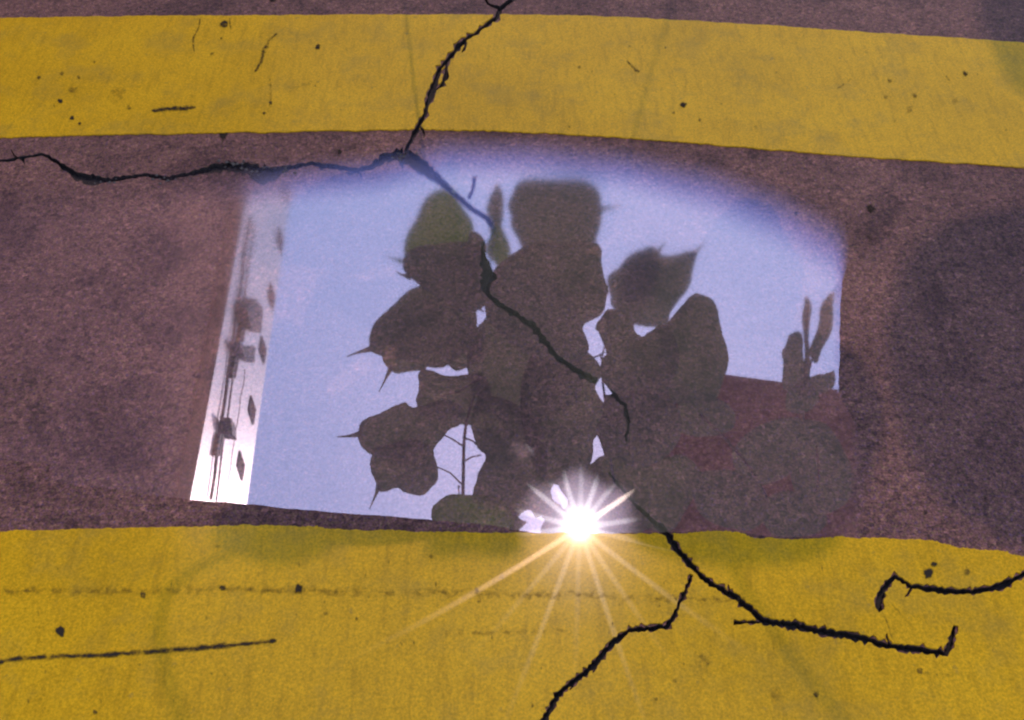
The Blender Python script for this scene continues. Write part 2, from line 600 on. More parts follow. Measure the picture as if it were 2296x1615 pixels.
# grit lying along the ragged crack
rnd = random.Random(5)
gv, gf = [], []
for k in range(60):
    px = rnd.choice([(360, 401), (380, 404), (520, 370), (585, 380), (905, 348), (250, 410), (640, 385)])
    g = ground(px[0] + rnd.gauss(0, 22), px[1] + rnd.gauss(0, 5))
    r = rnd.uniform(0.0012, 0.0032)
    b = len(gv)
    for s in ((1, 0, 0), (-1, 0, 0), (0, 1, 0), (0, -1, 0), (0, 0, 1), (0, 0, -1)):
        gv.append((g.x + s[0] * r * rnd.uniform(.7, 1.5), g.y + s[1] * r, r * 0.4 + s[2] * r * 0.8))
    for t in ((0, 2, 4), (2, 1, 4), (1, 3, 4), (3, 0, 4), (2, 0, 5), (1, 2, 5), (3, 1, 5), (0, 3, 5)):
        gf.append(tuple(b + i for i in t))
tag(link("grit", pydata("grit", gv, gf), M['pebble'], road), kind='stuff')


# ------------------------------------------------------------------ the two painted stripes
def edge_line(pts, seed, jit):
    rnd = random.Random(seed)
    out = []
    line = catmull(pts, 40, False)
    w = 0
    for x, y in line:
        w = 0.6 * w + rnd.uniform(-jit, jit)
        g = ground(x, y + w)
        out.append((g.x, g.y))
    return out


up_top = edge_line([(-420, 47), (-200, 44), (0, 42), (260, 39), (510, 37), (820, 35), (1148, 35), (1400, 41), (1700, 58), (2000, 78), (2296, 98), (2500, 111), (2740, 126)], 1, 0.9)
up_bot = edge_line([(-420, 323), (-200, 316), (0, 310), (300, 303), (600, 298), (880, 293), (1000, 293), (1150, 297), (1400, 310), (1700, 335), (2000, 358), (2296, 376), (2500, 388), (2740, 402)], 2, 1.2)
lo_top = edge_line([(-420, 1200), (-200, 1197), (0, 1193), (200, 1188), (450, 1183), (550, 1179), (700, 1183), (750, 1188), (950, 1194), (1148, 1197), (1448, 1198), (1523, 1198), (1598, 1193),
                    (1663, 1197), (1690, 1207), (1818, 1212), (1873, 1207), (2073, 1213), (2148, 1230), (2248, 1238), (2296, 1250), (2480, 1264), (2740, 1290)], 3, 1.6)
W = 0.36
lo_bot = [(x * 1.0, y - W + random.uniform(-.001, .001)) for x, y in lo_top[::6]]
ZP = 0.0022


def stripe(name, top, bot, label):
    outline = list(top) + list(reversed(bot))
    vs, keep, _ = sheet_with_cracks(outline, LIPS)
    cnt = {}
    for f in keep:
        for i in range(3):
            e = tuple(sorted((f[i], f[(i + 1) % 3])))
            cnt[e] = cnt.get(e, 0) + 1
    verts = [(v.x, v.y, ZP) for v in vs]
    n = len(verts)
    verts += [(v.x, v.y, -0.001) for v in vs]
    faces = [up_face(vs, f) for f in keep]
    for f in list(faces):
        for i in range(3):
            a, b = f[i], f[(i + 1) % 3]
            if cnt[tuple(sorted((a, b)))] == 1:
                faces.append((b, a, a + n, b + n))
    me = pydata(name, verts, faces)
    bm = bmesh.new(); bm.from_mesh(me)
    bmesh.ops.delete(bm, geom=[v for v in bm.verts if not v.link_faces], context='VERTS')
    bm.to_mesh(me); bm.free()
    o = link(name, me, M['paint'])
    return tag(o, label, "road marking", "yellow stripes painted on the asphalt")


s_up = stripe("yellow_stripe", up_top, up_bot, "far yellow painted stripe across the asphalt, crossed by one jagged crack")
s_lo = stripe("yellow_stripe", lo_top, lo_bot, "near broad yellow painted stripe, scuffed and split by branching cracks, beside the sun glint")


def scuff(pts, parent, z, strength=1.0, name="scuff_mark", rag=0.25):
    """a rubbed-on mark: ribbon of x, y, width with soft rims"""
    line = catmull(pts, 8, False)
    verts, faces, fade = [], [], []
    rnd = random.Random(int(pts[0][0] * 7 + pts[0][1]))
    prof = (-1, -0.55, 0, 0.55, 1)
    n = len(line)
    for i, (x, y, w) in enumerate(line):
        p, q = line[max(i - 1, 0)], line[min(i + 1, n - 1)]
        tx, ty = q[0] - p[0], q[1] - p[1]
        l = math.hypot(tx, ty) or 1
        nx, ny = -ty / l, tx / l
        ww = w * rnd.uniform(1 - rag, 1 + rag)
        endf = min(1, i / 2.0, (n - 1 - i) / 2.0)
        for k in prof:
            g = ground(x + nx * ww * k, y + ny * ww * k)
            verts.append((g.x, g.y, z))
            fade.append(max(0, 1 - abs(k)) ** 0.6 * strength * endf * rnd.uniform(0.75, 1.1))
    for i in range(n - 1):
        for k in range(4):
            a = i * 5 + k
            faces.append((a, a + 1, a + 6, a + 5))
    me = pydata(name, verts, faces)
    at = me.attributes.new("fade", 'FLOAT', 'POINT')
    at.data.foreach_set("value", fade)
    return link(name, me, M['scuff'], parent)


def blot(x, y, r, parent, z, strength=1.0, name="stain", sx=1.0):
    rnd = random.Random(int(x * 13 + y * 7))
    verts, faces, fade = [], [], []
    g = ground(x, y); verts.append((g.x, g.y, z)); fade.append(strength)
    N = 12
    ph = [rnd.uniform(0.75, 1.3) for _ in range(N)]
    for ring, f in ((0.5, 0.95), (1.0, 0.0)):
        for k in range(N):
            a = 2 * math.pi * k / N
            g = ground(x + math.cos(a) * r * ring * ph[k] * sx, y + math.sin(a) * r * ring * ph[k])
            verts.append((g.x, g.y, z)); fade.append(f * strength)
    for k in range(N):
        k2 = (k + 1) % N
        faces.append((0, 1 + k, 1 + k2))
        faces.append((1 + k, 1 + N + k, 1 + N + k2, 1 + k2))
    me = pydata(name, verts, faces)
    at = me.attributes.new("fade", 'FLOAT', 'POINT')
    at.data.foreach_set("value", fade)
    return link(name, me, M['scuff'], parent)


ZS = ZP + 0.0006
scuff([(-30, 1500, 6), (45, 1479, 9), (240, 1471, 9), (400, 1459, 11), (560, 1446, 9), (628, 1438, 7)], s_lo, ZS, 0.95)
scuff([(-20, 1329, 16), (200, 1327, 18), (350, 1325, 16), (670, 1326, 18), (850, 1332, 15)], s_lo, ZS, 0.50)
scuff([(820, 1331, 14), (1000, 1333, 16), (1148, 1337, 17), (1300, 1337, 17), (1420, 1342, 15), (1560, 1346, 18), (1690, 1350, 14)], s_lo, ZS, 0.52)
scuff([(985, 1424, 10), (1060, 1422, 12), (1160, 1420, 10), (1285, 1414, 9)], s_lo, ZS, 0.44)
scuff([(1825, 1210, 3), (1838, 1260, 3), (1848, 1305, 2)], s_lo, ZS, 0.55)
scuff([(1975, 1372, 4), (1988, 1400, 4), (2000, 1440, 3)], s_lo, ZS, 0.6)
scuff([(1985, 1345, 4), (2010, 1370, 4), (2020, 1385, 3)], s_lo, ZS, 0.6)
scuff([(2060, 1508, 10), (2110, 1514, 9), (2200, 1520, 9)], s_lo, ZS, 0.40)
for x, y, r, st in [(138, 1418, 16, 1.1), (2080, 1289, 15, 1.1), (2092, 1269, 9, .9), (2166, 1285, 11, .6), (2060, 1507, 12, .85), (1572, 1488, 34, .45),
                    (1828, 1560, 10, .8), (1740, 1558, 20, .4), (492, 1230, 9, .6), (322, 1338, 9, .9), (500, 1322, 10, .9), (670, 1322, 13, .9), (968, 1250, 8, .6), (1075, 1350, 6, .5),
                    (730, 1378, 7, .6), (800, 1390, 6, .6), (870, 1262, 7, .5), (215, 1600, 8, .8), (1512, 1530, 8, .6), (1470, 1570, 7, .6), (1515, 1345, 8, .6)]:
    blot(x, y, r, s_lo, ZS + 0.0003, st)
scuff([(338, 252, 5), (370, 248, 8), (410, 246, 8), (444, 243, 6)], s_up, ZS, 1.0)
scuff([(570, 168, 4), (586, 140, 6), (592, 118, 8), (603, 96, 6), (626, 74, 3)], s_up, ZS, 0.85)
scuff([(450, 42, 2.5), (446, 65, 3), (434, 92, 4), (437, 122, 2.5)], s_up, ZS, 0.85)
scuff([(515, 40, 2.5), (518, 72, 2.5)], s_up, ZS, 0.9)
scuff([(640, 210, 18), (680, 195, 20), (720, 175, 14)], s_up, ZS, 0.40)
scuff([(605, 175, 4), (608, 215, 5), (600, 260, 4)], s_up, ZS, 0.55)
scuff([(1404, 138, 4), (1424, 158, 6), (1434, 165, 4)], s_up, ZS, 0.9)
scuff([(1870, 205, 5), (1892, 192, 5), (1910, 178, 5)], s_up, ZS, 0.6)
scuff([(2118, 172, 4), (2130, 186, 5)], s_up, ZS, 0.7)
for x, y, r, st in [(504, 56, 13, .9), (713, 108, 8, 1), (478, 124, 7, .7), (497, 90, 4, .7), (136, 230, 7, .9), (163, 268, 7, .9), (180, 280, 5, .8), (88, 178, 6, .7), (140, 168, 7, .6), (178, 176, 6, .7),
                    (265, 215, 24, .45), (290, 244, 8, .6), (608, 234, 6, .8), (593, 257, 5, .8), (1532, 238, 9, .95), (1510, 256, 4, .8), (2163, 168, 8, .8), (1994, 184, 8, .6), (2050, 218, 8, .6), (1985, 220, 8, .5), (2038, 248, 12, .5), (2140, 228, 12, .45),
                    (1298, 155, 5, .6), (165, 205, 14, .5), (350, 125, 6, .5), (760, 195, 8, .4)]:
    blot(x, y, r, s_up, ZS + 0.0003, st)
for x, y, r, st in [(1952, 470, 13, .9), (1950, 535, 20, .5), (1990, 520, 16, .4), (762, 341, 8, .9), (612, -2, 12, .9), (1785, 480, 7, .8), (430, 330, 18, .4), (2075, 1150, 9, .6), (2210, 1120, 9, .6), (500, 303, 14, .9)]:
    blot(x, y, r, road, 0.0008, st)
# countless tiny specks of dirt on each stripe
for par, n, box in ((s_up, 260, (-100, 45, 2400, 300)), (s_lo, 300, (-100, 1210, 2400, 1615))):
    rnd = random.Random(n)
    verts, faces, fade = [], [], []
    for k in range(n):
        x, y = rnd.uniform(box[0], box[2]), rnd.uniform(box[1] + 30, box[3])
        r = rnd.choice([2, 2.5, 3, 3, 4, 6])
        b = len(verts)
        st = rnd.uniform(0.3, 0.8)
        el = rnd.uniform(1, 3) if par is s_lo else rnd.uniform(1, 1.6)
        g = ground(x, y); verts.append((g.x, g.y, ZS + .0006)); fade.append(st)
        for q in range(6):
            a = q * math.pi / 3
            g = ground(x + r * math.cos(a), y + r * el * math.sin(a))
            verts.append((g.x, g.y, ZS + .0006)); fade.append(0)
        faces += [(b, b + 1 + q, b + 1 + (q + 1) % 6) for q in range(6)]
    me = pydata("specks", verts, faces)
    at = me.attributes.new("fade", 'FLOAT', 'POINT'); at.data.foreach_set("value", fade)
    tag(link("specks", me, M['scuff'], par), kind='stuff')

# ------------------------------------------------------------------ puddle added between the stripes as a mirror for the overlaid view
shore = catmull([(-160, 1012), (-60, 1022), (60, 1037), (112, 1042), (122, 1078), (200, 1092), (427, 1121), (553, 1132), (700, 1146), (850, 1157), (970, 1168), (1100, 1180), (1180, 1194),
                 (1300, 1199), (1450, 1196), (1560, 1194), (1650, 1194), (1720, 1204), (1840, 1208), (1930, 1204), (1938, 1100), (1930, 980), (1884, 890), (1882, 800), (1886, 650),
                 (1905, 540), (1850, 420), (1700, 350), (1500, 300), (1300, 278), (1100, 262), (950, 268), (800, 300), (650, 330), (480, 360), (250, 370), (0, 385), (-160, 390)], 8)
LEVEL = [(-200, 470), (300, 440), (480, 432), (600, 418), (700, 410), (850, 395), (1000, 358), (1200, 362), (1400, 385), (1600, 435), (1750, 495), (1880, 570), (2000, 640)]


def level(x):
    for (x0, y0), (x1, y1) in zip(LEVEL, LEVEL[1:]):
        if x <= x1:
            t = max(0, (x - x0) / (x1 - x0))
            return y0 + (y1 - y0) * t
    return LEVEL[-1][1]


def sstep(a, b, v):
    t = min(1, max(0, (v - a) / (b - a)))
    return t * t * (3 - 2 * t)


def inside(poly, x, y):
    r = False
    j = len(poly) - 1
    for i in range(len(poly)):
        xi, yi = poly[i]; xj, yj = poly[j]
        if (yi > y) != (yj > y) and x < (xj - xi) * (y - yi) / (yj - yi) + xi:
            r = not r
        j = i
    return r


rnd = random.Random(77)
pts = []
for i, (x, y) in enumerate(shore):
    pts.append((x + rnd.uniform(-1.2, 1.2), y + rnd.uniform(-1.2, 1.2)))
nb = len(pts)
for gx in range(-150, 1940, 18):
    for gy in range(270, 1200, 18):
        if inside(shore, gx, gy) and min((gx - a) ** 2 + (gy - b) ** 2 for a, b in shore[::2]) > 80:
            pts.append((gx + rnd.uniform(-3, 3), gy + rnd.uniform(-3, 3)))
dimmed = []
for key, lo, hi in (('c', 0, 8), ('h', 0, 3)):
    line = catmull(CRACKS[key][lo:hi], 1, False)
    for (xa, ya, wa), (xb, yb, wb) in zip(line, line[1:]):
        L = math.hypot(xb - xa, yb - ya)
        nx, ny = -(yb - ya) / L, (xb - xa) / L
        for k in range(int(L / 7)):
            t = k * 7 / L
            cx, cy, cw = xa + (xb - xa) * t, ya + (yb - ya) * t, (wa + (wb - wa) * t) * 0.5
            dimmed.append((cx, cy, cw + 1))
            for o in (-cw - 5, -cw * .6, 0, cw * .6, cw + 5):
                pts.append((cx + nx * o, cy + ny * o))
pv, pe, pf, po, _, _ = delaunay_2d_cdt([Vector(p) for p in pts], [], [list(range(nb))], 1, 1e-5, True)
pf = [f for f in pf if inside(pts[:nb], sum(pv[i].x for i in f) / 3, sum(pv[i].y for i in f) / 3)]
ZW = 0.0012
verts, mirror_fade = [], []
for v in pv:
    g = ground(v.x, v.y)
    verts.append((g.x, g.y, ZW))
    half = 62 + 30 * sstep(1300, 1900, v.x)
    wgt = sstep(level(v.x) - half, level(v.x) + half, v.y)  # soft upper edge of the sky view put into the mirror strength
    wgt *= 0.5 + 0.5 * sstep(330, 425, v.x)  # reflection painted dimmer on the left
    wgt *= sstep(1904, 1874, v.x) if v.y < 885 else sstep(1938, 1905, v.x)
    if v.y < 540 and v.x > 880 and v.x < 1140 and any((v.x - a) ** 2 + (v.y - b) ** 2 < c * c for a, b, c in dimmed):
        wgt *= 0.45  # reflection painted dimmer along the crack so its line shows
    mirror_fade.append(wgt)
me = pydata("puddle", verts, [up_face([Vector((a[0], a[1])) for a in verts], f) for f in pf])
at = me.attributes.new("mirror_fade", 'FLOAT', 'POINT'); at.data.foreach_set("value", mirror_fade)
at = me.attributes.new("blur", 'FLOAT', 'POINT'); at.data.foreach_set("value", [0.014 + 0.034 * sstep(950, 420, v.y) for v in pv])
puddle = tag(link("puddle", me, M['water']), "added mirroring puddle between the yellow stripes for an overlaid view of blue sky, leaves and sun", "puddle")

# ------------------------------------------------------------------ building along the left of the street, seen in the puddle
ud = ray(980, 807.5 - FPX * math.tan(PITCH))
U = Vector((ud.x, ud.y, 0)).normalized()          # direction in which the street runs
NRM = Vector((U.y, -U.x, 0))                       # wall faces the street
ROOF = 14.0
BATTER = math.radians(11)                            # the wall is leaned back so it catches the sun
N3 = NRM * math.cos(BATTER) + Vector((0, 0, math.sin(BATTER)))
V3 = Vector((0, 0, math.cos(BATTER))) - NRM * math.sin(BATTER)
d0 = ray(553, 1130)
P0 = CAM + d0 * ((-ROOF - CAM.z) / d0.z)
P0 = Vector((P0.x, P0.y, ROOF))                    # a point of the roof edge


def wall_sz(x, y):
    """place on the wall: metres along the street, metres up"""
    d = ray(x, y)
    d = Vector((d.x, d.y, -d.z))
    c = Vector((CAM.x, CAM.y, -CAM.z))
    p = c + d * ((P0 - c).dot(N3) / d.dot(N3))
    return (p - P0).dot(U), ROOF + (p - P0).dot(V3)


def W3(s, z, out=0.0):
    return P0 + U * s + V3 * (z - ROOF) + N3 * out


def wall_box(name, s0, s1, z0, z1, o0, o1, mat, parent, bev=0.0):
    vs = [W3(s, z, o) for s in (s0, s1) for z in (z0, z1) for o in (o0, o1)]
    fs = [(0, 1, 3, 2), (4, 6, 7, 5), (0, 4, 5, 1), (2, 3, 7, 6), (0, 2, 6, 4), (1, 5, 7, 3)]
    me = pydata(name, vs, fs)
    bm = bmesh.new(); bm.from_mesh(me)
    bmesh.ops.recalc_face_normals(bm, faces=bm.faces)
    if bev:
        bmesh.ops.bevel(bm, geom=bm.edges[:], offset=bev, segments=2, affect='EDGES')
    bm.to_mesh(me); bm.free()
    return link(name, me, mat, parent)


def wall_panel(name, corners, o0, o1, mat, parent):
    sz = [wall_sz(*c) for c in corners]
    n = len(sz)
    vs = [W3(a, b, o0) for a, b in sz] + [W3(a, b, o1) for a, b in sz]
    fs = [tuple(range(n)), tuple(range(2 * n - 1, n - 1, -1))] + [(i, (i + 1) % n, n + (i + 1) % n, n + i) for i in range(n)]
    me = pydata(name, vs, fs)
    bm = bmesh.new(); bm.from_mesh(me)
    bmesh.ops.recalc_face_normals(bm, faces=bm.faces)
    bm.to_mesh(me); bm.free()
    return link(name, me, mat, parent)


zb = wall_sz(427, 1120)[1]
house = empty("street_building", W3(0, 0))
tag(house, "street building with sunlit white top storey over dark red wall, mirrored at puddle's left", "building")
S0, S1 = -9.0, 70.0
wall_box("wall", S0, S1, -0.2, zb, -6.0, -0.14, M['redwall'], house)
top = wall_box("top_storey", S0, S1, zb, ROOF, -6.0, 0.0, M['white'], house)
wall_box("parapet_cap", S0, S1, ROOF, ROOF + 0.06, -6.0, -0.01, M['white'], house)
# diamond-like windows of the white storey
for cx, cy in [(640, 430), (626, 540), (607, 665), (587, 785), (563, 920), (538, 1045), (505, 1160)]:
    k = 0.62 + 0.22 * (cy / 1100.0)
    rhomb = [(3, 41), (-10, 1), (-3, -41), (10, -1)]
    w = wall_panel("window", [(cx + a * k, cy + b * k) for a, b in rhomb], 0.004, 0.03, M['dark'], house)
    wall_panel("pane", [(cx + a * k * .84, cy + b * k * .84) for a, b in rhomb], 0.03, 0.036, M['pane'], w)
# windows of the dark wall
wall_panel("shutter", [(-90, 800), (155, 852), (138, 968), (-100, 940)], -0.135, -0.06, M['glass'], house)
wall_panel("window", [(280, 900), (340, 915), (322, 985), (265, 972)], -0.135, -0.09, M['redwall'], house)
# service pipes and cables along the wall
for k, (xa, ya, xb, yb, r) in enumerate([(466, 1120, 556, 480, .020), (478, 1120, 566, 500, .014), (500, 1120, 545, 830, .007)]):
    sa, za = wall_sz(xa, ya); sb, zb_ = wall_sz(xb, yb)
    pts3 = []
    for i in range(13):
        t = i / 12
        pts3.append(W3(sa + (sb - sa) * t, za + (zb_ - za) * t + 0.05 * math.sin(i * 1.7 + k), 0.03 + 0.006 * math.sin(i * 2.3 + k)))
    v, f = tube(pts3, [r] * 13, 6)
    link("service_pipe", pydata("service_pipe", v, f), M['dark'], house)
for cs in ([(524, 688), (548, 668), (566, 690), (562, 745), (536, 735)], [(505, 765), (530, 778), (548, 775), (545, 812), (520, 800)], [(486, 935), (497, 950), (502, 985), (490, 972)]):
    u = wall_panel("air_conditioner", cs, 0.03, 0.16, M['dark'], house)
    m = (sum(c[0] for c in cs) / len(cs), sum(c[1] for c in cs) / len(cs))
    for q in (-1, 1):
        wall_panel("bracket", [(m[0] - 8 + 3 * q, m[1] + 12), (m[0] - 5 + 3 * q, m[1] + 12), (m[0] - 14 + 3 * q, m[1] + 62), (m[0] - 17 + 3 * q, m[1] + 62)], 0.004, 0.06, M['dark'], u)

# ------------------------------------------------------------------ balcony overhead on the right and its wall
DA = 13.0
A = mirrored(1470, 818, DA)
dB = ray(1960, 884)
B = CAM + dB * ((-A.z - CAM.z) / dB.z)
B = Vector((B.x, B.y, A.z))
E = (B - A).normalized()
F = Vector((E.y, -E.x, 0))
if F.y > 0:
    F = -F                                          # towards the viewer


def bal(e, f, z):
    p = A + E * e + F * f
    return Vector((p.x, p.y, A.z + z))


def bal_box(name, e0, e1, f0, f1, z0, z1, mat, parent, bev=0.008):
    vs = [bal(e, f, z) for e in (e0, e1) for f in (f0, f1) for z in (z0, z1)]
    fs = [(0, 1, 3, 2), (4, 6, 7, 5), (0, 4, 5, 1), (2, 3, 7, 6), (0, 2, 6, 4), (1, 5, 7, 3)]
    me = pydata(name, vs, fs)
    bm = bmesh.new(); bm.from_mesh(me)
    bmesh.ops.recalc_face_normals(bm, faces=bm.faces)
    if bev:
        bmesh.ops.bevel(bm, geom=bm.edges[:], offset=bev, segments=2, affect='EDGES')
    bm.to_mesh(me); bm.free()
    return link(name, me, mat, parent)


LEN = 9.0
balcony = empty("balcony_building", bal(LEN, 0.5, -A.z))
tag(balcony, "terracotta rendered building with a jutting balcony, mirrored dimly at the puddle's lower right", "building")
bal_box("balcony_slab", 0, LEN, 0, 3.8, 0, 0.18, M['terracotta'], balcony)
bal_box("parapet", 0.03, LEN, 0.03, 0.17, 0.18, 1.1, M['terracotta'], balcony)
bal_box("parapet", 0.03, LEN, 3.60, 3.76, 0.18, 1.1, M['terracotta'], balcony)
bal_box("soil", 0.05, LEN, 0.17, 3.60, 0.18, 0.80, M['soil'], balcony, 0)
bal_box("wall", LEN, LEN + 0.4, -1.0, 5.0, -A.z, 3.2, M['terracotta'], balcony)


# ------------------------------------------------------------------ plants hanging overhead
def leaf_mesh(pts, depth, tail=None, tiltx=0.0, tilty=0.0, seed=0, thick=0.0012):
    out = catmull(pts, 5)
    rnd = random.Random(seed)
    p1, p2 = rnd.uniform(0, 6), rnd.uniform(0, 6)
    out = [(x + 3.0 * math.sin(i * 0.62 + p1) + rnd.uniform(-.8, .8), y + 3.0 * math.sin(i * 0.55 + p2) + rnd.uniform(-.8, .8)) for i, (x, y) in enumerate(out)]
    cx = sum(p[0] for p in out) / len(out)
    cy = sum(p[1] for p in out) / len(out)
    rad = max(math.hypot(p[0] - cx, p[1] - cy) for p in out)
    nb = len(out)
    pp = list(out)
    step = max(12, rad / 5)
    x0, x1 = min(p[0] for p in out), max(p[0] for p in out)
    y0, y1 = min(p[1] for p in out), max(p[1] for p in out)
    gx = x0 + step / 2
    while gx < x1:
        gy = y0 + step / 2
        while gy < y1:
            if inside(out, gx, gy) and all(math.hypot(gx - a, gy - b) > step * 0.35 for a, b in out):
                pp.append((gx, gy))
            gy += step
        gx += step
    vs, _, fs, _, _, _ = delaunay_2d_cdt([Vector(p) for p in pp], [], [list(range(nb))], 1, 1e-5, True)
    verts2 = [(v.x, v.y) for v in vs]
    faces = [tuple(f) for f in fs if inside(out, sum(vs[i].x for i in f) / 3, sum(vs[i].y for i in f) / 3)]
    if tail:
        (ax, ay), *rest = tail
        path = catmull([(ax, ay)] + rest, 5, False) if len(rest) > 1 else [(ax + (rest[0][0] - ax) * t / 6, ay + (rest[0][1] - ay) * t / 6 + 2.5 * math.sin(t / 6 * 3.14)) for t in range(7)]
        n = len(path)
        b = len(verts2)
        for i, (x, y) in enumerate(path):
            p, q = path[max(i - 1, 0)], path[min(i + 1, n - 1)]
            l = math.hypot(q[0] - p[0], q[1] - p[1]) or 1
            nx, ny = -(q[1] - p[1]) / l, (q[0] - p[0]) / l
            w = 0.8 + 7.0 * (1 - i / (n - 1)) ** 1.8
            verts2 += [(x + nx * w, y + ny * w), (x - nx * w, y - ny * w)]
        for i in range(n - 1):
            faces.append((b + 2 * i, b + 2 * i + 1, b + 2 * i + 3, b + 2 * i + 2))
    fold = rnd.uniform(0, math.pi)
    verts = []
    for x, y in verts2:
        u, v = (x - cx) / rad, (y - cy) / rad
        c = u * math.cos(fold) + v * math.sin(fold)
        dd = depth + tiltx * u + tilty * v + 0.035 * abs(c) - 0.02 * (u * u + v * v) + 0.006 * math.sin(6 * u + seed) * math.cos(5 * v)
        verts.append(mirrored(x, y, dd))
    n = len(verts)
    me = pydata("leaf", verts, faces)
    bm = bmesh.new(); bm.from_mesh(me)
    bmesh.ops.remove_doubles(bm, verts=bm.verts, dist=1e-6)
    bmesh.ops.recalc_face_normals(bm, faces=bm.faces)
    ret = bmesh.ops.extrude_face_region(bm, geom=bm.faces[:])
    top = [g for g in ret['geom'] if isinstance(g, bmesh.types.BMVert)]
    for v in top:
        v.co.z += thick
    bm.to_mesh(me); bm.free()
    smooth(me)
    return me, (cx, cy)


